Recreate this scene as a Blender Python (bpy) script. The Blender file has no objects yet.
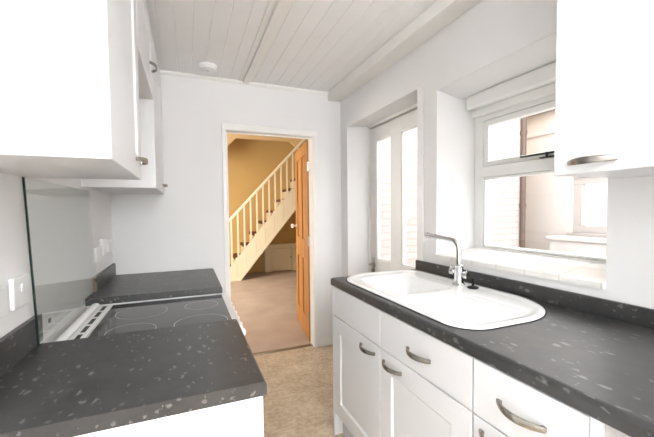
import bpy, bmesh, math, random
from mathutils import Vector, Matrix
from math import radians as R, sin, cos, pi
random.seed(7)
S = bpy.context.scene
COL = S.collection

# ------------------------------------------------------------------ camera
YAW, PITCH, ROLL = 0.3891, 0.0396, -0.0095
F = Vector((sin(YAW), cos(YAW), 0)); RT = Vector((cos(YAW), -sin(YAW), 0)); UP = Vector((0, 0, 1))
F, UP = cos(PITCH)*F - sin(PITCH)*UP, sin(PITCH)*F + cos(PITCH)*UP
RT, UP = cos(ROLL)*RT + sin(ROLL)*UP, -sin(ROLL)*RT + cos(ROLL)*UP
cd = bpy.data.cameras.new('camera'); cam = bpy.data.objects.new('camera', cd); COL.objects.link(cam)
cam.matrix_world = Matrix(((RT.x, UP.x, -F.x, 0), (RT.y, UP.y, -F.y, 0), (RT.z, UP.z, -F.z, 1.297), (0, 0, 0, 1)))
cd.sensor_fit = 'HORIZONTAL'; cd.sensor_width = 36; cd.lens = 340.8/654*36
cd.shift_y = 5.3/654; cd.clip_start = 0.02
S.camera = cam

# ------------------------------------------------------------------ sky, unseen fill lights, exposure
W = bpy.data.worlds.new('overcast'); S.world = W; W.use_nodes = True
W.node_tree.nodes['Background'].inputs[0].default_value = (1.0, 0.995, 0.99, 1)
W.node_tree.nodes['Background'].inputs[1].default_value = 3.3

def area(name, loc, target, sx, sy, power, color=(1, 1, 1)):
    l = bpy.data.lights.new(name, 'AREA'); l.shape = 'RECTANGLE'; l.size = sx; l.size_y = sy
    l.energy = power; l.color = color
    o = bpy.data.objects.new(name, l); COL.objects.link(o); o.location = loc
    o.rotation_euler = (Vector(target) - Vector(loc)).to_track_quat('-Z', 'Y').to_euler()
    return o
area('rear_fill', (0.42, -3.34, 1.5), (0.45, 1.0, 1.35), 1.3, 1.25, 20, (0.95, 0.975, 1.0))  # unseen fill light added behind the camera
area('hall_side_fill', (-1.12, 5.0, 1.5), (1.9, 6.6, 0.5), 1.4, 1.4, 36, (1, 0.95, 0.86))  # unseen warm fill added at the left of the far room
area('ceiling_bounce_fill', (0.42, -1.7, 1.86), (0.42, -1.65, 2.4), 0.42, 0.42, 92, (0.96, 0.98, 1.0))   # unseen fill, added to bounce off the ceiling
hl = bpy.data.lights.new('hall_fill', 'POINT'); hl.energy = 13; hl.color = (1, 0.90, 0.72); hl.shadow_soft_size = 0.12  # added point fill for the stairs, out of view
ho = bpy.data.objects.new('hall_fill', hl); COL.objects.link(ho); ho.location = (-0.5, 5.2, 1.25)

S.view_settings.view_transform = 'Standard'; S.view_settings.look = 'None'
S.view_settings.gamma = 1; S.view_settings.use_curve_mapping = False
S.view_settings.exposure = 1.05

# ------------------------------------------------------------------ materials
def mat(name, col, rough=0.5, metal=0.0, spec=0.5):
    m = bpy.data.materials.new(name); m.use_nodes = True
    b = m.node_tree.nodes['Principled BSDF']
    b.inputs['Base Color'].default_value = (*col, 1); b.inputs['Roughness'].default_value = rough
    b.inputs['Metallic'].default_value = metal; b.inputs['Specular IOR Level'].default_value = spec
    return m
def nd(m, t, **kw):
    n = m.node_tree.nodes.new(t)
    for k, v in kw.items(): setattr(n, k, v)
    return n
def lk(m, a, b): m.node_tree.links.new(a, b)
def bs(m): return m.node_tree.nodes['Principled BSDF']
def coords(m, scale=(1, 1, 1), rot=(0, 0, 0)):
    g = nd(m, 'ShaderNodeNewGeometry'); mp = nd(m, 'ShaderNodeMapping')
    mp.inputs['Scale'].default_value = scale; mp.inputs['Rotation'].default_value = rot
    lk(m, g.outputs['Position'], mp.inputs['Vector']); return mp.outputs['Vector']
def noise(m, vec, scale, detail=3, rough=0.5):
    n = nd(m, 'ShaderNodeTexNoise'); n.inputs['Scale'].default_value = scale
    n.inputs['Detail'].default_value = detail; n.inputs['Roughness'].default_value = rough
    lk(m, vec, n.inputs['Vector']); return n.outputs['Fac']
def ramp(m, fac, stops):
    r = nd(m, 'ShaderNodeValToRGB'); e = r.color_ramp.elements
    while len(e) < len(stops): e.new(0.5)
    for i, (p, c) in enumerate(stops): e[i].position = p; e[i].color = (*c, 1)
    lk(m, fac, r.inputs['Fac']); return r.outputs['Color']
def bump(m, fac, strength, dist=0.002):
    b = nd(m, 'ShaderNodeBump'); b.inputs['Strength'].default_value = strength; b.inputs['Distance'].default_value = dist
    lk(m, fac, b.inputs['Height']); lk(m, b.outputs['Normal'], bs(m).inputs['Normal'])
def mix(m, fac, a, b):
    n = nd(m, 'ShaderNodeMix', data_type='RGBA')
    if isinstance(fac, float): n.inputs[0].default_value = fac
    else: lk(m, fac, n.inputs[0])
    for s, v in ((6, a), (7, b)):
        if isinstance(v, tuple): n.inputs[s].default_value = (*v, 1)
        else: lk(m, v, n.inputs[s])
    return n.outputs[2]
def painted(name, col, rough=0.6, var=0.03, sc=2.5, bstr=0.12):
    m = mat(name, col, rough, spec=0.35); v = coords(m)
    lo = tuple(c*(1-var) for c in col)
    lk(m, ramp(m, noise(m, v, sc), [(0.3, lo), (0.7, col)]), bs(m).inputs['Base Color'])
    bump(m, noise(m, v, 90, 4), bstr, 0.001); return m

M = {}
M['wall'] = painted('white_emulsion', (0.84, 0.836, 0.836), 0.65)
M['ceil'] = painted('white_ceiling_gloss', (0.88, 0.878, 0.878), 0.45, 0.02, 5, 0.05)
M['gloss'] = painted('white_gloss_trim', (0.87, 0.86, 0.835), 0.32, 0.02, 6, 0.04)
M['frame'] = painted('cream_window_paint', (0.88, 0.875, 0.85), 0.35, 0.01, 6, 0.05)
M['cab'] = painted('white_satin_cabinet', (0.815, 0.822, 0.838), 0.32, 0.008, 3, 0.02)
M['carc'] = painted('white_melamine', (0.84, 0.84, 0.85), 0.4, 0.01, 3, 0.02)
M['kick'] = painted('grey_white_kickboard', (0.62, 0.62, 0.63), 0.5, 0.03, 8, 0.02)
M['plast'] = mat('white_plastic', (0.86, 0.86, 0.85), 0.3)
M['ceram'] = mat('white_ceramic', (0.90, 0.90, 0.89), 0.12)
M['chrome'] = mat('chrome', (0.72, 0.72, 0.73), 0.1, 1.0)
M['nickel'] = mat('brushed_nickel', (0.36, 0.345, 0.315), 0.27, 1.0)
v = coords(M['nickel'], (400, 20, 400)); bump(M['nickel'], noise(M['nickel'], v, 3), 0.15, 0.0005)
M['black'] = mat('black_rubber', (0.012, 0.012, 0.013), 0.6, spec=0.25)
M['slot'] = mat('dark_slot', (0.03, 0.03, 0.03), 0.7)
M['hob'] = mat('black_hob_glass', (0.022, 0.021, 0.022), 0.07, spec=0.6)
M['ringm'] = mat('grey_printed_ring', (0.42, 0.41, 0.40), 0.3)
M['enamel'] = mat('white_enamel', (0.85, 0.85, 0.84), 0.25)
M['iron'] = mat('black_iron', (0.05, 0.05, 0.05), 0.45, 0.6)

def laminate():
    m = mat('charcoal_fleck_laminate', (0.05, 0.05, 0.05), 0.34, spec=0.5)
    base = coords(m)
    # big flecks, scattered in three directions
    cols = ramp(m, noise(m, base, 14, 5, 0.65), [(0.30, (0.024, 0.024, 0.0245)), (0.62, (0.043, 0.0425, 0.0425))])
    fine = ramp(m, noise(m, base, 160, 4, 0.7), [(0.56, (0, 0, 0)), (0.70, (1, 1, 1))])
    cols = mix(m, fine, cols, (0.04, 0.039, 0.0385))
    for i, (sc, thr, rot, colr) in enumerate([(32, 0.19, 0.5, (0.16, 0.158, 0.154)), (44, 0.18, -0.7, (0.13, 0.129, 0.126)), (58, 0.15, 1.3, (0.105, 0.104, 0.102))]):
        vv = coords(m, (1, 0.55, 1), (0, 0, rot))
        w = nd(m, 'ShaderNodeVectorMath', operation='ADD'); n3 = nd(m, 'ShaderNodeTexNoise'); n3.inputs['Scale'].default_value = 70
        lk(m, vv, n3.inputs['Vector'])
        sc3 = nd(m, 'ShaderNodeVectorMath', operation='SCALE'); sc3.inputs['Scale'].default_value = 0.022
        lk(m, n3.outputs['Color'], sc3.inputs[0]); lk(m, vv, w.inputs[0]); lk(m, sc3.outputs[0], w.inputs[1])
        vo = nd(m, 'ShaderNodeTexVoronoi'); vo.inputs['Scale'].default_value = sc
        lk(m, w.outputs[0], vo.inputs['Vector'])
        # keep only some cells
        keep = nd(m, 'ShaderNodeMath', operation='GREATER_THAN'); keep.inputs[1].default_value = 0.52
        sep = nd(m, 'ShaderNodeSeparateColor'); lk(m, vo.outputs['Color'], sep.inputs[0]); lk(m, sep.outputs[i], keep.inputs[0])
        near = ramp(m, vo.outputs['Distance'], [(thr*0.7, (1, 1, 1)), (thr*1.35, (0, 0, 0))])
        mu = nd(m, 'ShaderNodeMath', operation='MULTIPLY'); lk(m, near, mu.inputs[0]); lk(m, keep.outputs[0], mu.inputs[1])
        cols = mix(m, mu.outputs[0], cols, colr)
    lk(m, cols, bs(m).inputs['Base Color'])
    bump(m, noise(m, base, 260, 2), 0.08, 0.0006)
    return m
M['lam'] = laminate()

def vinyl():
    m = mat('mottled_beige_vinyl', (0.5, 0.4, 0.28), 0.45, spec=0.4); v = coords(m)
    c = ramp(m, noise(m, v, 7, 8, 0.68), [(0.30, (0.34, 0.25, 0.17)), (0.50, (0.53, 0.425, 0.305)), (0.68, (0.66, 0.57, 0.445))])
    c2 = ramp(m, noise(m, v, 34, 5, 0.7), [(0.40, (0.33, 0.23, 0.14)), (0.60, (0.66, 0.54, 0.39))])
    lk(m, mix(m, 0.38, c, c2), bs(m).inputs['Base Color']); return m
M['vinyl'] = vinyl()
def carpet():
    m = mat('beige_carpet', (0.5, 0.4, 0.3), 0.95, spec=0.1); v = coords(m)
    c = ramp(m, noise(m, v, 3, 4), [(0.3, (0.42, 0.335, 0.275)), (0.7, (0.49, 0.40, 0.33))])
    lk(m, c, bs(m).inputs['Base Color']); bump(m, noise(m, v, 350, 2), 0.6, 0.004); return m
M['carpet'] = carpet()
M['stairc'] = mat('dark_red_brown_stair_carpet', (0.20, 0.09, 0.055), 0.95, spec=0.1)
M['yellow'] = painted('ochre_yellow_wall', (0.57, 0.37, 0.14), 0.75, 0.05, 2)
M['cream'] = painted('cream_stair_paint', (0.84, 0.755, 0.56), 0.4, 0.03, 5, 0.05)
M['creamd'] = painted('tan_bulkhead_paint', (0.66, 0.49, 0.27), 0.6, 0.04, 3)
def pine():
    m = mat('orange_pine', (0.62, 0.30, 0.08), 0.55, spec=0.3); v = coords(m, (9, 9, 0.55))
    a = noise(m, v, 3.2, 6, 0.6); w = nd(m, 'ShaderNodeTexWave'); w.inputs['Scale'].default_value = 1.6
    w.inputs['Distortion'].default_value = 5; lk(m, v, w.inputs['Vector'])
    c = ramp(m, a, [(0.3, (0.33, 0.115, 0.024)), (0.55, (0.52, 0.23, 0.06)), (0.75, (0.62, 0.32, 0.10))])
    d = ramp(m, w.outputs['Fac'], [(0.0, (0.36, 0.14, 0.03)), (0.6, (0.56, 0.27, 0.08))])
    lk(m, mix(m, 0.4, c, d), bs(m).inputs['Base Color']); return m
M['pine'] = pine()
M['chip'] = painted('raw_chipboard', (0.55, 0.36, 0.18), 0.85, 0.4, 120)
def tiles():
    m = mat('white_sill_tiles', (0.87, 0.86, 0.83), 0.07, spec=0.6); v = coords(m)
    b = nd(m, 'ShaderNodeTexBrick'); b.offset = 0.0; lk(m, v, b.inputs['Vector'])
    b.inputs['Scale'].default_value = 1.0; b.inputs['Brick Width'].default_value = 0.15; b.inputs['Row Height'].default_value = 0.15
    b.inputs['Mortar Size'].default_value = 0.0022
    b.inputs['Color1'].default_value = (0.88, 0.87, 0.84, 1); b.inputs['Color2'].default_value = (0.86, 0.85, 0.82, 1); b.inputs['Mortar'].default_value = (0.66, 0.64, 0.60, 1)
    lk(m, b.outputs['Color'], bs(m).inputs['Base Color']); return m
M['tiles'] = tiles()
def brick():
    m = mat('white_painted_brick', (0.8, 0.77, 0.74), 0.8); g = nd(m, 'ShaderNodeNewGeometry')
    s = nd(m, 'ShaderNodeSeparateXYZ'); c = nd(m, 'ShaderNodeCombineXYZ'); lk(m, g.outputs['Position'], s.inputs[0])
    lk(m, s.outputs['X'], c.inputs['X']); lk(m, s.outputs['Z'], c.inputs['Y'])
    b = nd(m, 'ShaderNodeTexBrick'); lk(m, c.outputs[0], b.inputs['Vector']); b.inputs['Scale'].default_value = 1
    b.inputs['Brick Width'].default_value = 0.225; b.inputs['Row Height'].default_value = 0.075; b.inputs['Mortar Size'].default_value = 0.006
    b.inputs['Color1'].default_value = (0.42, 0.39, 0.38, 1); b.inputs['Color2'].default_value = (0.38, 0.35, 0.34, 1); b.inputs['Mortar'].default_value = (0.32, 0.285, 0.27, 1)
    lk(m, b.outputs['Color'], bs(m).inputs['Base Color']); bump(m, b.outputs['Fac'], -0.5, 0.006); return m
M['brick'] = brick()
M['pink'] = painted('pale_pink_render', (0.58, 0.545, 0.535), 0.85, 0.05, 2, 0.4)
M['roof'] = painted('brown_fascia', (0.20, 0.11, 0.075), 0.7, 0.2, 8)
M['edge_shadow'] = mat('dark_edge_shadow', (0.10, 0.065, 0.05), 0.5)  # dark tone for the shadow line at the brick edge
M['conc'] = painted('pale_concrete', (0.55, 0.53, 0.51), 0.9, 0.15, 4, 0.4)
def glass(name, tint, fres):
    m = bpy.data.materials.new(name); m.use_nodes = True; nt = m.node_tree; nt.nodes.clear()
    out = nt.nodes.new('ShaderNodeOutputMaterial'); mx = nt.nodes.new('ShaderNodeMixShader')
    t = nt.nodes.new('ShaderNodeBsdfTransparent'); t.inputs[0].default_value = (*tint, 1)
    g = nt.nodes.new('ShaderNodeBsdfGlossy'); g.inputs['Roughness'].default_value = 0.02
    lw = nt.nodes.new('ShaderNodeLayerWeight'); lw.inputs[0].default_value = 0.5
    pw_ = nt.nodes.new('ShaderNodeMath'); pw_.operation = 'POWER'; pw_.inputs[1].default_value = 5
    f = nt.nodes.new('ShaderNodeMath'); f.operation = 'MULTIPLY_ADD'; f.inputs[1].default_value = 0.9; f.inputs[2].default_value = fres
    nt.links.new(lw.outputs['Facing'], pw_.inputs[0]); nt.links.new(pw_.outputs[0], f.inputs[0])
    nt.links.new(f.outputs[0], mx.inputs[0]); nt.links.new(t.outputs[0], mx.inputs[1]); nt.links.new(g.outputs[0], mx.inputs[2])
    nt.links.new(mx.outputs[0], out.inputs[0]); return m
M['pane'] = glass('window_glass', (0.98, 0.985, 0.98), 0.04)
M['splash'] = glass('green_tinted_splashback_glass', (0.955, 0.965, 0.955), 0.05)
M['gedge'] = mat('dark_green_glass_edge', (0.008, 0.022, 0.018), 0.2)

# ------------------------------------------------------------------ mesh helpers
class MB:
    def __init__(s): s.bm = bmesh.new()
    def box(s, a, b, bev=0.0, seg=2):
        lo = [min(a[i], b[i]) for i in range(3)]; hi = [max(a[i], b[i]) for i in range(3)]
        vs = [s.bm.verts.new((x, y, z)) for x in (lo[0], hi[0]) for y in (lo[1], hi[1]) for z in (lo[2], hi[2])]
        fs = [s.bm.faces.new([vs[i] for i in q]) for q in ((0, 1, 3, 2), (4, 6, 7, 5), (0, 4, 5, 1), (2, 3, 7, 6), (0, 2, 6, 4), (1, 5, 7, 3))]
        if bev > 0:
            es = list({e for f in fs for e in f.edges})
            bmesh.ops.bevel(s.bm, geom=es, offset=bev, segments=seg, affect='EDGES', profile=0.5)
        return s
    def prism(s, pts, axis, a, b):
        def P(p, t):
            return {0: (t, p[0], p[1]), 1: (p[0], t, p[1]), 2: (p[0], p[1], t)}[axis]
        v0 = [s.bm.verts.new(P(p, a)) for p in pts]; v1 = [s.bm.verts.new(P(p, b)) for p in pts]
        s.bm.faces.new(v0); s.bm.faces.new(v1[::-1]); n = len(pts)
        for i in range(n): s.bm.faces.new((v0[i], v1[i], v1[(i+1) % n], v0[(i+1) % n]))
        return s
    def ring(s, path, sec, cap=True, up=(0, 0, 1)):
        """sweep a closed section [(u,v)] (u along side, v along up) over a path"""
        P = [Vector(p) for p in path]; rings = []; up = Vector(up)
        for i, p in enumerate(P):
            t = (P[min(i+1, len(P)-1)] - P[max(i-1, 0)]).normalized()
            side = t.cross(up)
            if side.length < 1e-4: side = t.cross(Vector((1, 0, 0)))
            side.normalize(); vv = side.cross(t)
            sc = sec(i/(len(P)-1)) if callable(sec) else sec
            rings.append([s.bm.verts.new(p + side*a + vv*b) for a, b in sc])
        n = len(rings[0])
        for r0, r1 in zip(rings, rings[1:]):
            for i in range(n): s.bm.faces.new((r0[i], r0[(i+1) % n], r1[(i+1) % n], r1[i]))
        if cap: s.bm.faces.new(rings[0][::-1]); s.bm.faces.new(rings[-1])
        return s
    def tube(s, path, r, n=14, up=(0, 0, 1)):
        return s.ring(path, [(r*cos(2*pi*i/n), r*sin(2*pi*i/n)) for i in range(n)], up=up)
    def cyl(s, a, b, r, n=20):
        d = Vector(b) - Vector(a); return s.tube([a, b], r, n, (0, 0, 1) if abs(d.z) < 0.9*d.length else (1, 0, 0))
    def lathe(s, prof, c, axis=2, n=28):
        rings = []
        for r, h in prof:
            ring = []
            for i in range(n):
                a = 2*pi*i/n; u, w = r*cos(a), r*sin(a)
                p = {2: (u, w, h), 0: (h, u, w), 1: (u, h, w)}[axis]
                ring.append(s.bm.verts.new(Vector(c) + Vector(p)))
            rings.append(ring)
        for r0, r1 in zip(rings, rings[1:]):
            for i in range(n): s.bm.faces.new((r0[i], r0[(i+1) % n], r1[(i+1) % n], r1[i]))
        if prof[0][0] > 1e-5: s.bm.faces.new(rings[0][::-1])
        if prof[-1][0] > 1e-5: s.bm.faces.new(rings[-1])
        return s
    def build(s, name, m, parent=None, origin=None, smooth=False, two=None):
        bmesh.ops.remove_doubles(s.bm, verts=s.bm.verts[:], dist=1e-6)
        bmesh.ops.recalc_face_normals(s.bm, faces=s.bm.faces[:])
        # world-space origin of the parent chain
        base = Vector((0, 0, 0)); q = parent
        while q is not None: base += Vector(q.location); q = q.parent
        if origin is None:
            if parent is None:
                xs = [vv.co for vv in s.bm.verts]
                origin = Vector(((min(c.x for c in xs)+max(c.x for c in xs))/2, (min(c.y for c in xs)+max(c.y for c in xs))/2, min(c.z for c in xs)))
            else: origin = base
        origin = Vector(origin)
        for vv in s.bm.verts: vv.co -= origin
        me = bpy.data.meshes.new(name); s.bm.to_mesh(me); s.bm.free(); me.materials.append(m)
        o = bpy.data.objects.new(name, me); COL.objects.link(o)
        if parent is not None: o.parent = parent
        o.location = origin - base
        if smooth:
            for p in me.polygons: p.use_smooth = True
            md = me
            try: md.set_sharp_from_angle(angle=R(35))
            except Exception: pass
        return o
def tag(o, label=None, cat=None, group=None, kind=None):
    if label: o['label'] = label
    if cat: o['category'] = cat
    if group: o['group'] = group
    if kind: o['kind'] = kind
    return o
def thing(name, label, cat, loc, group=None):
    o = bpy.data.objects.new(name, None); COL.objects.link(o); o.location = loc; o.empty_display_size = 0.1
    return tag(o, label, cat, group)
def struct(o, label, cat): return tag(o, label, cat, None, 'structure')

# ------------------------------------------------------------------ setting dimensions
XL, XR, YF, YB, ZC = -0.53, 1.38, 3.0, -3.4, 2.40
XO = 1.68                       # outer face of the right wall
HY, HZ, HXL, HXR = 7.2, 2.95, -1.2, 3.94

struct(MB().box((XL-.1, YB-.1, -.05), (XO, 3.06, 0)).build('floor', M['vinyl']), 'mottled beige vinyl kitchen floor between the units', 'floor')
struct(MB().box((HXL, 3.06, -.05), (HXR, HY, 0.004)).build('floor', M['carpet']), 'beige carpet floor of the room beyond the doorway', 'floor')
struct(MB().box((XL-.1, YB, 0), (XL, YF+.1, ZC+.1)).build('wall_left', M['wall']), 'white wall behind the cooker and left units', 'wall')
# far wall with doorway
DX0, DX1, DZ = 0.322, 1.087, 1.978
w = MB()
w.box((XL, YF, 0), (DX0-.012, YF+.1, ZC+.1)).box((DX1+.012, YF, 0), (XO, YF+.1, ZC+.1)).box((DX0-.012, YF, DZ+.012), (DX1+.012, YF+.1, ZC+.1))
struct(w.build('wall_far', M['wall']), 'white far wall with the open doorway', 'wall')
# right wall with door and window openings
WY0, WY1, WZ0, WZ1 = 0.742, 1.637, 1.005, 2.0
EY0, EY1, EZ = 1.816, 2.858, 2.065
w = MB()
w.box((XR, YB, 0), (XO, WY0, ZC+.1)).box((XR, WY0, 0), (XO, WY1, WZ0)).box((XR, WY0, WZ1), (XO, WY1, ZC+.1))
w.box((XR, WY1, 0), (XO, EY0, ZC+.1)).box((XR, EY0, EZ), (XO, EY1, ZC+.1)).box((XR, EY1, 0), (XO, YF, ZC+.1))
w.prism([(XR, WY1), (1.60, 1.548), (XO, 1.548), (XO, WY1)], 2, WZ0, WZ1)          # splayed reveal
w.prism([(XR, WZ1), (1.50, 1.945), (XO, 1.945), (XO, WZ1)], 1, WY0, WY1)          # sloping soffit
w.prism([(XR, EY1), (1.58, 2.79), (XO, 2.79), (XO, EY1)], 2, 0, EZ)
struct(w.build('wall_right', M['wall']), 'white right wall with the window recess and the back door recess', 'wall')
# rear wall behind the camera, opening added for the fill light
w = MB()
w.box((XL, YB-.1, 0), (XO, YB, .85)).box((XL, YB-.1, 2.15), (XO, YB, ZC+.1)).box((XL, YB-.1, .85), (-.25, YB, 2.15)).box((1.1, YB-.1, .85), (XO, YB, 2.15))
struct(w.build('wall_back', M['wall']), 'white wall behind the viewpoint', 'wall')
# boarded ceiling: tongue-and-groove boards running away
c = MB(); c.box((XL, YB, ZC+.008), (XO, YF, ZC+.06))
x = XL; k = 0
while x < XR - .001:
    wd = 0.098
    x1 = min(x+wd, XR)
    c.prism([(x, ZC+.02), (x, ZC+.0032), (x+.0032, ZC), (x1-.0032, ZC), (x1, ZC+.0032), (x1, ZC+.02)], 1, YB, YF)
    x += wd
struct(c.build('ceiling', M['ceil']), 'white painted tongue and groove board ceiling', 'ceiling')
t = MB(); t.box((.428, YB, ZC-.006), (.545, YF-.02, ZC+.002), .002); t.box((.462, YB, ZC-.022), (.515, YF-.02, ZC-.006), .006)
struct(t.build('trim', M['gloss']), 'raised white batten running along the boarded ceiling', 'trim')
t = MB(); t.box((1.247, YB, 2.327), (XR, YF, ZC), .004)
struct(t.build('trim', M['gloss']), 'boxed white beam along the top of the right wall', 'trim')
t = MB(); t.prism([(YF, ZC), (YF-.022, ZC), (YF-.020, ZC-.012), (YF-.008, ZC-.024), (YF, ZC-.026)], 0, XL, 1.247)
struct(t.build('trim', M['gloss']), 'thin white cornice bead above the far wall', 'trim')

# architrave round the doorway + lining + threshold
t = MB(); aw = .038
t.box((DX0-aw, YF-.014, 0), (DX0-.002, YF, DZ+.002), .004); t.box((DX1+.002, YF-.014, 0), (DX1+aw+.008, YF, DZ+.002), .004)
t.box((DX0-aw, YF-.014, DZ+.002), (DX1+aw+.008, YF, DZ+.052), .004)
t.box((DX0-.012, YF-.002, 0), (DX0, YF+.102, DZ)); t.box((DX1, YF-.002, 0), (DX1+.012, YF+.102, DZ)); t.box((DX0-.012, YF-.002, DZ), (DX1+.012, YF+.102, DZ+.012))
t.box((DX0, YF+.045, 0), (DX0+.012, YF+.06, DZ)); t.box((DX0, YF+.045, DZ-.012), (DX1, YF+.06, DZ))
struct(t.build('trim', M['gloss']), 'slim white architrave round the far doorway', 'trim')
t = MB(); t.box((DX0, YF+.03, 0), (DX1, YF+.075, .009), .003)
struct(t.build('trim', M['nickel']), 'metal threshold strip between vinyl and carpet', 'trim')
t = MB(); t.prism([(YF, 0), (YF-.016, 0), (YF-.016, .075), (YF-.008, .088), (YF, .088)], 0, DX1+aw+.009, XR)
struct(t.build('baseboard_far', M['gloss']), 'short white skirting right of the far doorway', 'baseboard')
t = MB(); t.box((XR-.007, 1.757, 0), (XR, 1.816, 2.068), .003); t.box((XR, 1.800, 0), (1.56, 1.816, 2.065))
struct(t.build('trim', M['gloss']), 'white board architrave beside the back door recess', 'trim')

# ------------------------------------------------------------------ back door (glazed, right wall)
d = MB(); X0, X1 = 1.578, 1.622; y0, y1, zt = 1.862, 2.782, 2.035
p1, p2, pz0, pz1 = (2.44, 2.675), (2.035, 2.29), .85, 1.915
d.box((X0, p1[1], .01), (X1, y1, zt), .003).box((X0, p2[1], .01), (X1, p1[0], zt), .003).box((X0, y0, .01), (X1, p2[0], zt), .003)
for a, b in (p1, p2): d.box((X0, a, .01), (X1, b, pz0), .003).box((X0, a, pz1), (X1, b, zt), .003)
back = struct(d.build('door_2', M['gloss']), 'white back door with two tall glass panes', 'door')
for a, b in (p1, p2):
    MB().box((1.597, a-.004, pz0-.004), (1.603, b+.004, pz1+.004)).build('pane', M['pane'], back)
    g = MB(); e = .010
    for (ya, yb, za, zb) in ((a, a+e, pz0, pz1), (b-e, b, pz0, pz1), (a+e, b-e, pz0, pz0+e), (a+e, b-e, pz1-e, pz1)): g.box((X0+.006, ya, za), (1.596, yb, zb))
    g.build('glazing_bead', M['gloss'], back)
h = MB(); h.box((X0-.006, 2.702, .70), (X0, 2.742, .86), .002)
hp = h.build('handle_plate', M['nickel'], back); hp['label'] = 'dull metal lever handle plate'
h = MB(); h.cyl((X0-.006, 2.722, .80), (X0-.04, 2.722, .80), .009); h.tube([(X0-.04, 2.728, .80), (X0-.042, 2.68, .803), (X0-.042, 2.63, .80)], .008)
h.cyl((X0-.006, 2.722, .74), (X0-.02, 2.722, .74), .012)
h.build('lever', M['nickel'], hp, smooth=True)
# dark draught gap over the door = real gap to the frame head
f = MB(); f.box((1.56, 1.816, 2.043), (1.66, 2.80, 2.065)); f.box((1.56, 2.786, 0), (1.66, 2.80, 2.045)); f.box((1.56, 1.816, 0), (1.66, 1.858, 2.045))
f.box((1.626, 1.858, 2.02), (1.66, 2.786, 2.043))
struct(f.build('trim', M['gloss']), 'white frame of the glazed back door', 'trim')

# ------------------------------------------------------------------ kitchen window (right wall)
wf = MB(); a0, a1 = .742, 1.548; fx0, fx1 = 1.585, 1.655
wf.box((fx0, a0, 1.03), (fx1, a1, 1.075), .004)                      # bottom rail
wf.box((fx0, a0, 1.80), (fx1, a1, 1.945), .004)                     # head
wf.box((fx0, a1-.06, 1.075), (fx1, a1, 1.80), .004); wf.box((fx0, a0, 1.075), (fx1, a0+.06, 1.80), .004)
wf.box((1.515, a0, 1.868), (fx0, a1, 1.945), .008)                    # pelmet board step
wf.box((1.555, a0, 1.825), (fx0, a1, 1.870), .006)
win = struct(wf.build('window_1', M['frame']), 'cream painted window in the recess above the sink', 'window')
s = MB(); s.box((1.572, a0+.06, 1.478), (fx1, a1-.06, 1.535), .006); s.build('transom', M['frame'], win)
def sash(z0, z1, wdt, name):
    s = MB(); ya, yb = a0+.062, a1-.062
    s.box((1.59, ya, z0), (1.635, yb, z0+wdt), .004); s.box((1.59, ya, z1-wdt), (1.635, yb, z1), .004)
    s.box((1.59, ya, z0+wdt), (1.635, ya+wdt, z1-wdt), .004); s.box((1.59, yb-wdt, z0+wdt), (1.635, yb, z1-wdt), .004)
    o = s.build(name, M['frame'], win)
    MB().box((1.609, ya+wdt-.003, z0+wdt-.003), (1.614, yb-wdt+.003, z1-wdt+.003)).build('pane', M['pane'], o)
sash(1.537, 1.798, .030, 'top_sash'); sash(1.077, 1.476, .012, 'lower_sash')
st = MB(); st.box((1.562, .90, 1.553), (1.580, 1.235, 1.560), .002); st.cyl((1.571, 1.10, 1.535), (1.571, 1.10, 1.562), .005, 10); st.box((1.562, 1.06, 1.535), (1.584, 1.13, 1.540))
st.box((1.575, .90, 1.541), (1.592, .94, 1.568), .002)
so = st.build('stay', M['iron'], win); so['label'] = 'dark iron casement stay lying on the transom'
sl = MB(); sl.prism([(XR-.012, 1.005), (XR-.012, 1.026), (XR-.008, 1.031), (1.60, 1.068), (1.60, 1.005)], 1, a0, 1.637)
sl.build('window_sill', M['tiles'], win)['label'] = 'glossy white tiled window sill'

# ------------------------------------------------------------------ room beyond
struct(MB().box((HXL-.1, 3.1, 0), (HXL, 4.3, HZ)).box((HXL-.1, 5.7, 0), (HXL, HY, HZ)).box((HXL-.1, 4.3, 0), (HXL, 5.7, .8)).box((HXL-.1, 4.3, 2.2), (HXL, 5.7, HZ)).build('wall_hall_left', M['yellow']), 'ochre wall of the far room out of view', 'wall')
struct(MB().box((HXL, HY, 0), (HXR, HY+.1, HZ+.9)).build('wall_hall_far', M['yellow']), 'ochre yellow wall behind the staircase', 'wall')
struct(MB().box((HXR-.14, 3.24, 0), (HXR, HY, HZ)).build('wall_hall_right', M['yellow']), 'ochre wall on the right of the far room', 'wall')
struct(MB().box((HXL, 3.1, 0), (XL-.1, 3.24, HZ)).box((XL-.1, 3.1, ZC+.1), (XO, 3.24, HZ)).box((XO, 3.11, -.1), (HXR, 3.24, HZ)).build('wall_outside', M['brick']), 'white painted brick wall across the yard corner', 'wall')
struct(MB().box((HXL, 3.1, HZ), (HXR, 6.6, HZ+.1)).box((HXL, 6.6, HZ+.8), (HXR, HY, HZ+.9)).box((HXL, 6.5, HZ+.1), (HXR, 6.6, HZ+.8)).build('ceiling', M['creamd']), 'ceiling of the far room', 'ceiling')
bz = 2.66
b = MB(); b.prism([(HXL, HZ), (HXL, 2.2), (.62, 2.2), (.62, 2.40), (.88, bz), (1.93, bz), (2.2, 2.40), (2.2, 1.2), (2.3, 1.2), (2.3, HZ)], 1, 6.56, 6.62)
struct(b.build('trim', M['creamd']), 'tan bulkhead with clipped corners above the stairs', 'trim')

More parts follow.
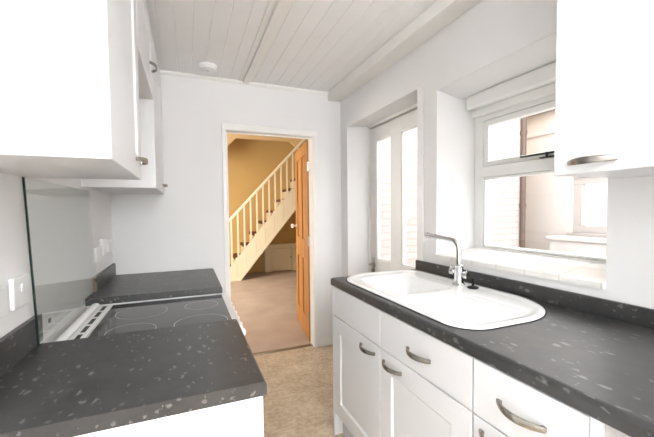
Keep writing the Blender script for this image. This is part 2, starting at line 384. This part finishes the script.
# staircase
stair = thing('staircase', 'cream painted staircase with balusters climbing to the right beyond the doorway', 'staircase', (1.4, 6.8, 0.004))
rise, go, sx, sy = .2165, .180, .655, 6.45
nst = 9
st = MB()
for i in range(nst):
    xa, xb = sx+go*i+.0, sx+go*(i+1)-.003
    up_ = lambda X: rise*(X-sx)/go + .195
    lo = lambda X: max(0.004, (X-.83)*1.2)
    pts = [(xa, lo(xa)), (xb, lo(xb)), (xb, up_(xb)), (xa, up_(xa))]
    if xa < .83 < xb: pts = [(xa, .004), (.83, .004), (xb, lo(xb)), (xb, up_(xb)), (xa, up_(xa))]
    st.prism(pts, 1, sy, sy+.035)
st.build('stringer', M['cream'], stair)
st = MB()
st.prism([(.83, .004), (.90, .004), (sx+go*nst, (sx+go*nst-.88)*1.2), (sx+go*nst, (sx+go*nst-.83)*1.2)], 1, sy-.008, sy)
st.build('string_moulding', M['cream'], stair)
for i in range(nst):
    xa, z = sx+go*i, rise*(i+1)
    MB().box((xa-.020, sy+.036, z-.03), (xa+go-.002, 7.195, z), .006).build('tread', M['cream'], stair)
    r_ = MB().box((xa, sy+.035, z-rise), (xa+.018, 7.195, z-.03)).build('riser', M['cream'], stair)
    cr = MB().box((xa-.025, sy+.04, z), (xa+go-.030, 7.1, z+.010), .003); cr.box((xa-.030, sy+.04, z-.04), (xa-.0205, 7.1, z+.008))
    cr.build('stair_carpet', M['stairc'], stair)['label'] = 'dark red-brown carpet on the step'
def rail(X): return 1.10 + (X-.689)*1.075
hr = MB(); hr.ring([(.60, sy+.012, rail(.60)), (1.4, sy+.012, rail(1.4)), (2.20, sy+.012, rail(2.20))], [(-.026, -.02), (.026, -.02), (.028, .008), (.016, .024), (-.016, .024), (-.028, .008)])
hr.build('handrail', M['cream'], stair)
for i in range(12):
    X = .745 + i*.119
    k = int((X-sx)//go)
    MB().box((X-.013, sy-.003, rise*(X-sx)/go+.18), (X+.013, sy+.023, rail(X)-.016)).build('baluster', M['cream'], stair)
nw = MB(); nw.box((.575, sy-.03, .004), (.650, sy+.045, 1.16), .006); nw.box((.565, sy-.04, 1.16), (.66, sy+.055, 1.19), .008)
nw.build('newel_post', M['cream'], stair)

# cupboard under the stairs
cu = thing('understair_cupboard', 'low cream cupboard with a small square door under the stairs', 'cupboard', (1.86, 7.12, 0.004))
k = MB(); k.box((1.49, 7.06, .004), (1.63, 7.198, .54), .004).box((2.08, 7.06, .004), (2.20, 7.198, .54), .004).box((1.49, 7.06, .54), (2.20, 7.198, .585), .006)
k.box((1.63, 7.08, .50), (2.08, 7.198, .54)); k.box((1.63, 7.15, .004), (2.08, 7.198, .5))
k.build('surround', M['cream'], cu)
kd = MB(); kd.box((1.637, 7.082, .02), (2.073, 7.10, .492), .004)
for (xa, xb, za, zb) in ((1.637, 1.69, .02, .492), (2.02, 2.073, .02, .492), (1.69, 2.02, .44, .492), (1.69, 2.02, .02, .075)): kd.box((xa, 7.074, za), (xb, 7.083, zb), .003)
kd = kd.build('door', M['cream'], cu)
MB().lathe([(.006, 0), (.006, -.014), (.013, -.018), (.015, -.026), (.009, -.033), (0.0, -.034)], (2.045, 7.074, .30), 1, 14).build('knob', M['nickel'], kd, smooth=True)
# pine door standing open into the far room
pd = MB(); L, T = .745, .036
pts = lambda a, b, c_, d_: [(a, c_), (b, c_), (b, d_), (a, d_)]
PZ0, PZ1 = .012, 1.965
for (xa, xb, za, zb) in ((0, .11, PZ0, PZ1), (L-.11, L, PZ0, PZ1), (.11, L-.11, PZ0, .22), (.11, L-.11, 1.85, PZ1), (.11, L-.11, .80, 1.0), (L/2-.055, L/2+.055, .22, .80), (L/2-.055, L/2+.055, 1.0, 1.85)):
    pd.box((xa, -T, za), (xb, 0, zb), .002)
for (xa, xb) in ((.11, L/2-.055), (L/2+.055, L-.11)):
    for (za, zb) in ((.22, .80), (1.0, 1.85)): pd.box((xa, -T+.012, za), (xb, -.012, zb))
pine_o = pd.build('door_1', M['pine'], origin=(0, 0, 0))
struct(pine_o, 'orange pine panel door standing open in the far doorway', 'door')
pine_o.location = (1.074, 3.118, 0); pine_o.rotation_euler = (0, 0, R(81.5))
def pinepart(mb, name, m):
    o = mb.build(name, m, None, origin=(0, 0, 0)); o.parent = pine_o; o.location = (0, 0, 0); return o
for zc in (.26, 1.0, 1.72):
    hg = MB(); hg.box((-.002, -.034, zc-.045), (.0, -.004, zc+.045)); hg.cyl((-.004, -.036, zc-.045), (-.004, -.036, zc+.045), .005, 10)
    pinepart(hg, 'hinge', M['nickel'])['label'] = 'dull metal hinge'
kb = MB(); kb.lathe([(.024, 0), (.024, .005), (.010, .010), (.010, .03), (.024, .04), (.027, .052), (.018, .064), (0, .066)], (L-.055, 0, 1.12), 1, 18)
pinepart(kb, 'door_knob', M['plast'])

# ------------------------------------------------------------------ outside
struct(MB().box((1.68, -4, -.2), (12, 3.11, -.1)).box((HXR, 3.11, -.2), (12, 14, -.1)).build('ground', M['conc']), 'pale concrete yard', 'ground')
pw = MB(); px0 = 4.55
ny0, ny1, nz0, nz1 = 1.75, 2.84, .985, 1.68
pw.box((px0, -4, -.1), (px0+.25, ny0, 2.6)).box((px0, ny1, -.1), (px0+.25, 12, 2.6)).box((px0, ny0, -.1), (px0+.25, ny1, nz0)).box((px0, ny0, nz1), (px0+.25, ny1, 2.6))
pw.box((px0-.02, -4, 2.30), (px0, 12, 2.32))
struct(pw.build('wall_neighbour', M['pink']), 'pale pink rendered wall across the yard', 'wall')
struct(MB().box((px0-.12, -4, 2.60), (px0+1.5, 12, 2.78)).build('roof', M['roof']), 'brown roof edge above the pink wall', 'roof')
nw = MB(); nx = px0+.02
nw.box((nx, ny0, nz0), (nx+.08, ny1, nz0+.09), .005).box((nx, ny0, nz1-.09), (nx+.08, ny1, nz1), .005)
nw.box((nx, ny0, nz0+.09), (nx+.08, ny0+.1, nz1-.09), .005).box((nx, ny1-.1, nz0+.09), (nx+.08, ny1, nz1-.09), .005)
nw.box((nx-.05, ny0, nz0-.05), (nx, ny1+.05, nz0), .004)
M['outw'] = painted('dull_white_frame', (0.44, 0.405, 0.39), 0.5, 0.05, 6)  # one even dull pinkish tone for the outside frame
nwo = struct(nw.build('window_2', M['outw']), 'white framed window in the pink wall across the yard', 'window')
MB().box((nx+.04, ny0+.1, nz0+.09), (nx+.046, ny1-.1, nz1-.09)).build('pane', M['pane'], nwo)
struct(MB().box((px0+.25, 1.0, -.1), (px0+2.2, 3.6, -.05)).box((px0+2.1, 1.0, -.05), (px0+2.2, 3.6, 2.0)).build('wall_neighbour_inside', M['gloss']), 'white wall inside the neighbouring window', 'wall')
lw = MB(); lw.box((4.25, 0.2, -.1), (4.45, 2.93, .90), .01); lw.box((4.22, 0.2, .90), (4.48, 2.95, .945), .01)
struct(lw.build('wall_low', M['pink']), 'low pink wall with a flat coping below the outside window', 'wall')
dp = MB(); dp.cyl((HXR+.03, 3.085, -.1), (HXR+.03, 3.085, 2.9), .034, 14)  # dark cylinder stands in for the shadow along the brick edge
dpo = tag(dp.build('brick_edge_shadow', M['edge_shadow'], smooth=True), 'dark brown upright standing in for the shadow at the end of the white brick wall', 'brick_edge_shadow')
for zc in (.45, 1.33, 2.25): MB().cyl((HXR+.03, 3.085, zc-.025), (HXR+.03, 3.085, zc+.025), .042, 14).build('edge_shadow_collar', M['edge_shadow'], dpo)

# ------------------------------------------------------------------ cabinetry helpers
def shaker(name, parent, xf, dx, y0, y1, z0, z1, th=.019, stile=.082, m=None):
    """framed door facing dx (+1/-1) whose outer face lies on x=xf"""
    bm = bmesh.new()
    def ring(i, d): return [bm.verts.new((xf - dx*d, a, b)) for a, b in ((y0+i, z0+i), (y1-i, z0+i), (y1-i, z1-i), (y0+i, z1-i))]
    rs = [ring(0, th), ring(0, .003), ring(.003, 0), ring(stile, 0), ring(stile+.009, .007)]
    bm.faces.new(rs[0]); bm.faces.new(rs[-1])
    for r0, r1 in zip(rs, rs[1:]):
        for i in range(4): bm.faces.new((r0[i], r0[(i+1) % 4], r1[(i+1) % 4], r1[i]))
    mb = MB(); mb.bm.free(); mb.bm = bm
    return mb.build(name, m or M['cab'], parent)
def slab(name, parent, xf, dx, y0, y1, z0, z1, th=.019):
    return MB().box((xf, y0, z0), (xf-dx*th, y1, z1), .003).build(name, M['cab'], parent)
def bow(parent, xf, dx, yc, zc, length=.135, out=.026):
    """flattened bow handle running along y"""
    n = 15; path = []
    for i in range(n):
        t = i/(n-1)*2-1
        path.append((xf + dx*(.004 + out*(1-abs(t)**2.2)), yc + t*length/2, zc))
    def sec(u):
        hw = .0065 + .0035*(1-abs(2*u-1)**2); th = .0028
        return [(th*a, hw*b) for a, b in ((-1, -.7), (-.6, -1), (.6, -1), (1, -.7), (1, .7), (.6, 1), (-.6, 1), (-1, .7))]
    mb = MB(); mb.ring(path, sec)
    for sgn in (-1, 1): mb.box((xf, yc+sgn*(length/2-.001), zc-.0062), (xf+dx*.009, yc+sgn*(length/2-.013), zc+.0062), .001)
    o = mb.build('handle', M['nickel'], parent, smooth=True); o['label'] = 'curved brushed metal bow handle'
    return o
def carcass(parent, x0, x1, y0, y1, z0, z1, top=True, back=None, t=.018):
    """open-fronted box of panels; x0/x1 = back/front"""
    b = MB(); b.box((x0, y0, z0), (x1, y0+t, z1)).box((x0, y1-t, z0), (x1, y1, z1)).box((x0, y0+t, z0), (x1, y1-t, z0+t))
    if top: b.box((x0, y0+t, z1-t), (x1, y1-t, z1))
    s_ = 1 if x1 > x0 else -1
    b.box((x0, y0+t, z0+t), (x0+s_*.008, y1-t, z1-(t if top else 0)))
    return b.build('carcass', M['carc'], parent)

# ------------------------------------------------------------------ right run
RF = .757                                      # front face of the doors
ZT, ZU = .91, .87
def base_right(label, y0, y1, top):
    u = thing('base_unit', label, 'cabinet', ((RF+XR)/2, (y0+y1)/2, 0), 'white base units along the right wall')
    carcass(u, XR-.004, RF+.021, y0, y1, .14, ZU, top)
    MB().box((RF+.05, y0+.002, 0), (RF+.066, y1-.002, .14)).build('kickboard', M['kick'], u)
    return u
u1 = base_right('white sink base unit with two framed doors under the sink', .743, 1.760, False)
e = MB(); e.box((RF, 1.760, 0), (XR-.004, 1.778, ZU), .002); e.build('end_panel', M['cab'], u1)
ym = 1.256
slab('drawer_front', u1, RF, -1, ym+.002, 1.758, .705, .866)['label'] = 'plain blank front without a handle'
f2 = slab('drawer_front', u1, RF, -1, .745, ym-.002, .705, .866); bow(f2, RF, -1, .99, .777)
d1 = shaker('door', u1, RF, -1, ym+.002, 1.758, .142, .70); bow(d1, RF, -1, 1.362, .658)
d2 = shaker('door', u1, RF, -1, .745, ym-.002, .142, .70); bow(d2, RF, -1, 1.16, .658)
u2 = base_right('white unit with a drawer over a door, right of the sink doors', .412, .741, True)
f3 = slab('drawer', u2, RF, -1, .432, .739, .705, .866); bow(f3, RF, -1, .585, .785, .135)
d3 = shaker('door', u2, RF, -1, .432, .739, .142, .70); bow(d3, RF, -1, .645, .668, .13)
MB().box((RF, .412, 0), (RF+.021, .430, ZU), .002).build('end_strip', M['cab'], u2)
tag(MB().box((RF, -.28, 0), (XR, -.262, ZU), .002).build('support_panel', M['cab']), 'white panel holding up the near end of the right worktop', 'panel')

# worktop with a cutout for the bowl
WX0, WX1, WYa, WYb = .751, XR, -.30, 1.785
bx0, bx1, by0, by1 = .845, 1.225, 1.245, 1.715
w = MB()
def front_prof(xf, dx, xb, zt, zb):
    r = .012; pts = [(xb, zb), (xf+dx*.003, zb), (xf, zb+.003)]
    for i in range(5):
        a = i/4*pi/2; pts.append((xf + dx*(r - r*cos(a)), zt - r + r*sin(a)))
    pts.append((xb, zt)); return pts
w.prism(front_prof(WX0, 1, bx0, ZT, ZU), 1, WYa, WYb)
w.box((bx0, WYa, ZU), (WX1, by0, ZT)).box((bx0, by1, ZU), (WX1, WYb-.01, ZT)).prism([(bx0, WYb-.01), (WX1, WYb-.01), (WX1, 1.83), (bx0, WYb+.005)], 2, ZU, ZT).box((bx1, by0, ZU), (WX1, by1, ZT))
tag(w.build('worktop', M['lam'], smooth=False), 'long dark flecked worktop holding the white sink', 'worktop')
u = MB(); u.box((XR-.022, WYa, ZT), (XR-.0072, 1.812, .972), .002)
tag(u.build('upstand', M['lam']), 'dark flecked upstand strip along the wall below the window', 'upstand')

# sink
sk = thing('sink', 'large white ceramic inset sink with rounded corners', 'sink', (1.055, 1.275, ZT))
cx, cy, hx, hy = 1.060, 1.3025, .270, .5025
def rad_at(x, y):
    return (.20 if x < 0 else .12) if y > 0 else (.11 if x < 0 else .265)
def rr_scale(u, v):
    """map the square [-1,1]^2 onto a rounded rectangle"""
    rad = rad_at(u, v); px, py = u*hx, v*hy; t = max(abs(u), abs(v))
    if t < 1e-9: return 0, 0
    bxx, byy = px/t, py/t                       # point on the rectangle boundary
    ix, iy = hx-rad, hy-rad
    if abs(bxx) > ix and abs(byy) > iy:
        dx_, dy_ = abs(bxx), abs(byy); L2 = dx_*dx_+dy_*dy_
        bb = dx_*ix+dy_*iy; disc = bb*bb-L2*(ix*ix+iy*iy-rad*rad)
        s_ = (bb+math.sqrt(max(disc, 0)))/L2; s_ = min(s_, 1)
        return px*s_, py*s_
    return px, py
def sdf(x, y, x0, x1, y0, y1, r):
    qx = abs(x-(x0+x1)/2)-(x1-x0)/2+r; qy = abs(y-(y0+y1)/2)-(y1-y0)/2+r
    return math.hypot(max(qx, 0), max(qy, 0))+min(max(qx, qy), 0)-r
def sm(a, b, x):
    t = min(max((x-a)/(b-a), 0), 1); return t*t*(3-2*t)
def sinkz(X, Y, edge):
    z = ZT + .009
    z -= .005*sm(.02, .045, edge)                                   # rim round the tray
    d_ = -sdf(X, Y, .868, 1.195, 1.27, 1.69, .07)
    z -= .135*sm(0, .055, d_)
    if Y < 1.20:
        z -= .0018*(.5-.5*cos((X-cx)*2*pi/.045))*sm(.05, .09, edge)*sm(1.20, 1.12, Y)*(1-sm(1.17, 1.19, X))
    return z
bm = bmesh.new(); NU, NV = 60, 100; G = {}
for i in range(NU+1):
    for j in range(NV+1):
        u_, v_ = i/NU*2-1, j/NV*2-1
        a, b = rr_scale(u_, v_)
        edge = -sdf(a, b, -hx, hx, -hy, hy, rad_at(a, b))
        z = sinkz(cx+a, cy+b, edge)
        if max(abs(u_), abs(v_)) > .999: z = ZT+.0045
        G[i, j] = bm.verts.new((cx+a, cy+b, z))
for i in range(NU):
    for j in range(NV): bm.faces.new((G[i, j], G[i+1, j], G[i+1, j+1], G[i, j+1]))
rim = [G[i, 0] for i in range(NU)] + [G[NU, j] for j in range(NV)] + [G[i, NV] for i in range(NU, 0, -1)] + [G[0, j] for j in range(NV, 0, -1)]
low = [bm.verts.new((vv.co.x, vv.co.y, ZT+.002)) for vv in rim]
for i in range(len(rim)): bm.faces.new((rim[i], low[i], low[(i+1) % len(rim)], rim[(i+1) % len(rim)]))
mb = MB(); mb.bm.free(); mb.bm = bm
sb = mb.build('basin', M['ceram'], sk, smooth=True)
g = MB()
n = 96; pts = []
for i in range(n):
    a = 2*pi*i/n; u_, v_ = cos(a), sin(a); t = max(abs(u_), abs(v_)); x_, y_ = rr_scale(u_/t, v_/t); pts.append((cx+x_*1.018, cy+y_*1.009))
g.prism(pts, 2, ZT, ZT+.0006)
go_ = g.build('seal', M['black'], sk); go_['label'] = 'thin dark seal line round the sink rim'
# the seal is a ring: cut the middle so the bowl stays open
bm = bmesh.new(); bm.from_mesh(go_.data); bm.clear()
inn = [((x-cx)*.97+cx, (y-cy)*.985+cy) for x, y in pts]; off = Vector(sk.location)
A = [bm.verts.new(Vector((x, y, ZT+.0022))-off) for x, y in pts]; B = [bm.verts.new(Vector((x, y, ZT+.0022))-off) for x, y in inn]
A2 = [bm.verts.new(Vector((x, y, ZT))-off) for x, y in pts]
for i in range(n):
    j = (i+1) % n; bm.faces.new((A[i], A[j], B[j], B[i])); bm.faces.new((A[i], A2[i], A2[j], A[j]))
bmesh.ops.recalc_face_normals(bm, faces=bm.faces[:]); bm.to_mesh(go_.data); bm.free()
MB().lathe([(.0, .001), (.030, .001), (.036, .004), (.042, .003), (.042, 0)], (1.03, 1.48, ZT-.1295), 2, 24).build('drain', M['chrome'], sk, smooth=True)

# tap
TX, TY, TZ = 1.262, 1.330, ZT+.0058
tp = thing('tap', 'tall chrome mixer tap with angled spout behind the sink', 'tap', (TX, TY, TZ))
MB().lathe([(.030, 0), (.030, .004), (.024, .010), (.0225, .020), (.0215, .085), (.0235, .088), (.0235, .098), (.014, .104)], (TX, TY, TZ), 2, 28).build('body', M['chrome'], tp, smooth=True)
path = [(TX, TY, TZ+.095)]
top = TZ+.225; rb = .05; dr = Vector((-.16, 1.0, .10)).normalized()
path.append((TX, TY, top-rb))
for i in range(1, 8):
    a = i/8*pi/2*.94; path.append(tuple(Vector((TX, TY, top-rb)) + Vector((dr.x, dr.y, 0)).normalized()*(rb*(1-cos(a))) + Vector((0, 0, rb*sin(a)))))
path.append(tuple(Vector(path[-1]) + dr*.02)); path.append(tuple(Vector(path[-1]) + dr*.155))
MB().tube(path, .0130, 18, up=(1, .16, 0)).build('spout', M['chrome'], tp, smooth=True)
tip = Vector(path[-1]); MB().tube([tip-dr*.012, tip+dr*.004], .0150, 18, up=(1, .16, 0)).cyl(tip+Vector((0, -.006, -.009)), tip+Vector((0, -.006, -.019)), .009).build('nozzle', M['chrome'], tp, smooth=True)
ax = Vector((.35, -.94, 0)).normalized()
for sgn, zz in ((1, .052), (-1, .066)):
    o0 = Vector((TX, TY, TZ+zz)); hb = MB()
    hb.cyl(o0+ax*sgn*.012, o0+ax*sgn*.026, .0125).cyl(o0+ax*sgn*.026, o0+ax*sgn*.046, .0175)
    hb.tube([o0+ax*sgn*.038+Vector((0, 0, .01)), o0+ax*sgn*.041+Vector((0, 0, .032))], .0048, 10)
    hb.build('lever', M['chrome'], tp, smooth=True)
# black plug
pg = thing('sink_plug', 'black rubber sink plug with upright stem on the sink rim', 'plug', (1.262, 1.238, ZT+.0055))
MB().lathe([(.0, 0), (.022, 0), (.026, .003), (.026, .007), (.020, .010), (.008, .013), (0, .0135)], (1.262, 1.238, ZT+.0055), 2, 24).build('disc', M['black'], pg, smooth=True)
MB().lathe([(.006, .012), (.005, .038), (.0065, .041), (.0065, .050), (0, .052)], (1.262, 1.238, ZT+.0055), 2, 12).build('stem', M['black'], pg, smooth=True)

# right wall cupboard
rc = thing('wall_cabinet', 'white wall cupboard with curved handle on the right beside the window', 'cabinet', (1.22, .22, 1.398), 'white wall cupboards')
carcass(rc, XR, 1.0792, -.28, .720, 1.398, 2.31)
d = shaker('door', rc, 1.06, -1, -.279, .218, 1.396, 2.31, stile=.095); bow(d, 1.06, -1, -.17, 1.43, .125)
d = shaker('door', rc, 1.06, -1, .222, .720, 1.396, 2.31, stile=.095); bow(d, 1.06, -1, .610, 1.430, .125)

# ------------------------------------------------------------------ left run
ZL, ZLU, LX = .822, .782, .195
def ltop(name, y0, y1, label):
    w = MB(); w.prism(front_prof(LX, -1, XL, ZL, ZLU), 1, y0, y1)
    return tag(w.build(name, M['lam']), label, 'worktop')
ltop('worktop', .930, 1.530, 'dark flecked worktop nearest on the left, in front of the cooker')
ltop('worktop', 2.225, 2.985, 'short dark worktop beyond the cooker against the far wall')
tag(MB().box((XL, .930, ZL), (XL+.02, 1.572, .922), .002).build('upstand', M['lam']), 'dark flecked upstand on the left wall under the light switch', 'upstand')
uo = tag(MB().box((XL, 2.395, ZL), (XL+.02, 2.985, .912), .002).build('upstand', M['lam']), 'dark upstand beyond the cooker with a bare chipboard end', 'upstand')
MB().box((XL+.001, 2.390, ZL+.001), (XL+.019, 2.395, .911)).build('cut_end', M['chip'], uo)['label'] = 'bare brown chipboard cut end'
def base_left(label, y0, y1, kn):
    u = thing('base_unit', label, 'cabinet', (-.17, (y0+y1)/2, 0), 'white base units along the left wall')
    carcass(u, XL+.004, .164, y0, y1, .14, ZLU)
    MB().box((.110, y0+.002, 0), (.126, y1-.002, .14)).build('kickboard', M['kick'], u)
    d_ = shaker('door', u, .186, 1, y0+.002, y1-.002, .142, ZLU-.004); bow(d_, .186, 1, y0+.12 if kn else y1-.12, .72)
    return u
l1 = base_left('white base unit under the nearest left worktop', .958, 1.528, True)
MB().box((XL+.004, .940, 0), (.186, .958, ZLU), .002).build('end_panel', M['cab'], l1)
base_left('white base unit beyond the cooker', 2.228, 2.980, False)

# cooker
ck = thing('cooker', 'white electric cooker with black glass ring hob between the left worktops', 'cooker', (-.15, 1.88, 0))
c0, c1 = 1.545, 2.205
MB().box((-.50, c0, .05), (.165, c1, .775), .004).build('body', M['enamel'], ck)
MB().box((-.50, c0, .775), (.222, c1, .800), .006).build('hob_surround', M['enamel'], ck)
hb = MB().box((-.390, c0+.03, .797), (.185, c1-.035, .8045), .003).build('hob_glass', M['hob'], ck)
for (xc, yc, r1, r2) in ((-.225, 1.955, .118, .118), (.062, 1.968, .086, .112), (-.235, 1.665, .098, .098), (.050, 1.665, .118, .118)):
    rg = MB(); n = 56; bmr = rg.bm
    for rr in (1.0,):
        ring_o = [bmr.verts.new((xc+r1*cos(2*pi*i/n), yc+r1*sin(2*pi*i/n), .8048)) for i in range(n)]
        ring_i = [bmr.verts.new((xc+(r1-.0035)*cos(2*pi*i/n), yc+(r1-.0035)*sin(2*pi*i/n), .8048)) for i in range(n)]
        for i in range(n): bmr.faces.new((ring_o[i], ring_o[(i+1) % n], ring_i[(i+1) % n], ring_i[i]))
    rg.build('burner_ring', M['ringm'], hb)
vt = MB().box((-.446, c0+.03, .800), (-.394, c1-.04, .810), .004).build('vent_strip', M['enamel'], ck)
for i in range(5):
    ya = c0+.045+i*.114
    MB().box((-.429, ya, .8098), (-.411, ya+.088, .8106)).build('vent_slot', M['slot'], vt)
rt = MB(); rt.ring([(-.476, c0+.01, .806), (-.476, (c0+c1)/2, .806), (-.476, c1-.01, .806)], [(.020*cos(2*pi*i/16), .012*sin(2*pi*i/16)) for i in range(16)])
rt.build('rear_trim', M['enamel'], ck, smooth=True)
cp = MB().box((.165, c0, .665), (.214, c1, .775), .004).build('control_panel', M['enamel'], ck)
for i in range(6):
    MB().lathe([(.022, 0), (.022, .006), (.018, .008), (.017, .024), (.013, .028), (0, .029)], (.214, c0+.075+i*.102, .745), 0, 20).build('knob', M['plast'], cp, smooth=True)
od = MB().box((.165, c0+.004, .12), (.192, c1-.004, .655), .004).build('oven_door', M['enamel'], ck)
MB().box((.192, c0+.08, .2), (.1935, c1-.08, .55)).build('oven_window', M['hob'], od)
hd = MB(); hd.cyl((.225, c0+.06, .615), (.225, c1-.06, .615), .010)
for yy in (c0+.08, c1-.08): hd.cyl((.192, yy, .615), (.225, yy, .615), .008)
hd.build('handle', M['enamel'], od, smooth=True)
for (xx, yy) in ((-.46, c0+.05), (-.46, c1-.05), (.12, c0+.05), (.12, c1-.05)): MB().cyl((xx, yy, .018), (xx, yy, .05), .018, 12).build('foot', M['black'], ck)

ck.location.z = -.018
# glass splashback, leaning slightly to the wall
gp = MB(); gy0, gy1 = 1.497, 2.36
bx_, tx_ = XL+.026, XL+.004
gp.prism([(bx_, ZL+.0), (bx_+.006, ZL+.0), (tx_+.006, 1.422), (tx_, 1.422)], 1, gy0+.006, gy1)
spl = tag(gp.build('glass_splashback', M['splash']), 'clear glass splashback sheet on the left wall behind the cooker', 'splashback')
MB().prism([(bx_, ZL), (bx_+.006, ZL), (tx_+.006, 1.422), (tx_, 1.422)], 1, gy0, gy0+.006).build('polished_edge', M['gedge'], spl)['label'] = 'dark green polished glass edge'
for (yy, zz) in ((1.60, .885), (2.33, .905)):
    xx = bx_+.006 - (zz-ZL)/(1.43-ZL)*(bx_-tx_)
    MB().box((xx, yy-.008, zz-.008), (xx+.006, yy+.008, zz+.008), .002).build('fixing_clip', M['iron'], spl)

# wall cupboards on the left
CX = -.163
def lcab(label, y0, y1, z0, z1, hy, hz, bridge=False):
    c_ = thing('wall_cabinet', label, 'cabinet', (-.35, (y0+y1)/2, z0), 'white wall cupboards')
    carcass(c_, XL, CX-.0192, y0, y1, z0, z1)
    d_ = shaker('door', c_, CX, 1, y0+.001, y1-.001, z0, z1, stile=.082); bow(d_, CX, 1, hy, hz, .13)
    return c_
lcab('big white wall cupboard nearest on the left, above the near worktop', .947, 1.530, 1.424, 2.33, 1.435, 1.485)
lcab('short white wall cupboard bridging over the cooker', 1.532, 2.226, 1.945, 2.33, 2.08, 2.075)
lcab('far white wall cupboard beyond the cooker, touching the far wall', 2.228, 2.985, 1.437, 2.33, 2.86, 1.495)

# switches and sockets on the left wall
def plate(name, label, cat, y0, y1, z0, z1, rockers, group=None, th=.012):
    t_ = thing(name, label, cat, (XL, (y0+y1)/2, z0), group)
    MB().box((XL, y0, z0), (XL+th, y1, z1), .004, 3).build('plate', M['plast'], t_)
    for (ya, yb, za, zb) in rockers:
        MB().box((XL+th, ya, za), (XL+th+.005, yb, zb), .0018).build('rocker', M['plast'], t_)
    return t_
plate('wall_switch', 'white wall switch plate with rocker beside the glass splashback', 'switch', 1.375, 1.500, .985, 1.088, [(1.425, 1.447, 1.035, 1.062)], th=.013)
plate('wall_switch', 'white switch plate at the left edge, nearest to the viewer', 'switch', 1.19, 1.335, .985, 1.075, [(1.25, 1.27, 1.02, 1.05)], th=.013)
plate('wall_socket', 'white double socket on the left wall nearest the glass splashback', 'socket', 2.42, 2.565, .995, 1.085, [(2.455, 2.475, 1.06, 1.075), (2.51, 2.53, 1.06, 1.075)], 'sockets beyond the cooker', .02)
plate('wall_socket', 'slim white outlet plate between the two double sockets', 'socket', 2.60, 2.685, 1.015, 1.125, [(2.63, 2.655, 1.055, 1.085)], 'sockets beyond the cooker', .022)
plate('wall_socket', 'white double socket nearest the far wall on the left', 'socket', 2.77, 2.925, 1.02, 1.11, [(2.80, 2.82, 1.08, 1.095), (2.87, 2.89, 1.08, 1.095)], 'sockets beyond the cooker', .02)

# smoke alarm
sa = thing('smoke_alarm', 'round white smoke alarm on the boarded ceiling', 'smoke alarm', (.172, 2.765, ZC-.04))
MB().lathe([(.066, 0), (.066, -.014), (.060, -.022), (.060, -.026), (.054, -.034), (.020, -.038), (0, -.038)], (.172, 2.765, ZC), 2, 36).build('housing', M['plast'], sa, smooth=True)
MB().lathe([(.011, -.0378), (.011, -.0405), (0, -.041)], (.172, 2.765, ZC), 2, 16).build('test_button', M['kick'], sa, smooth=True)

# made-up hanging bowl round the ceiling fill, out of view
cl = thing('fill_bowl', 'added white bowl round the ceiling fill light, unseen behind the viewpoint', 'light_prop', (.42, -1.7, 1.80))
MB().lathe([(.05, 0), (.05, -.012), (.02, -.03), (0, -.03)], (.42, -1.7, ZC), 2, 24).build('added_bowl_rose', M['plast'], cl, smooth=True)
for a_ in (0, 2*pi/3, 4*pi/3): MB().cyl((.42+.32*cos(a_), -1.7+.32*sin(a_), 1.88), (.42+.01*cos(a_), -1.7+.01*sin(a_), ZC-.025), .003, 8).build('added_bowl_wire', M['plast'], cl, smooth=True)
MB().lathe([(0, 1.80), (.12, 1.802), (.26, 1.825), (.33, 1.88), (.322, 1.88), (.255, 1.833), (.12, 1.81), (0, 1.808)], (.42, -1.7, 0), 2, 36).build('added_bowl_shell', M['plast'], cl, smooth=True)
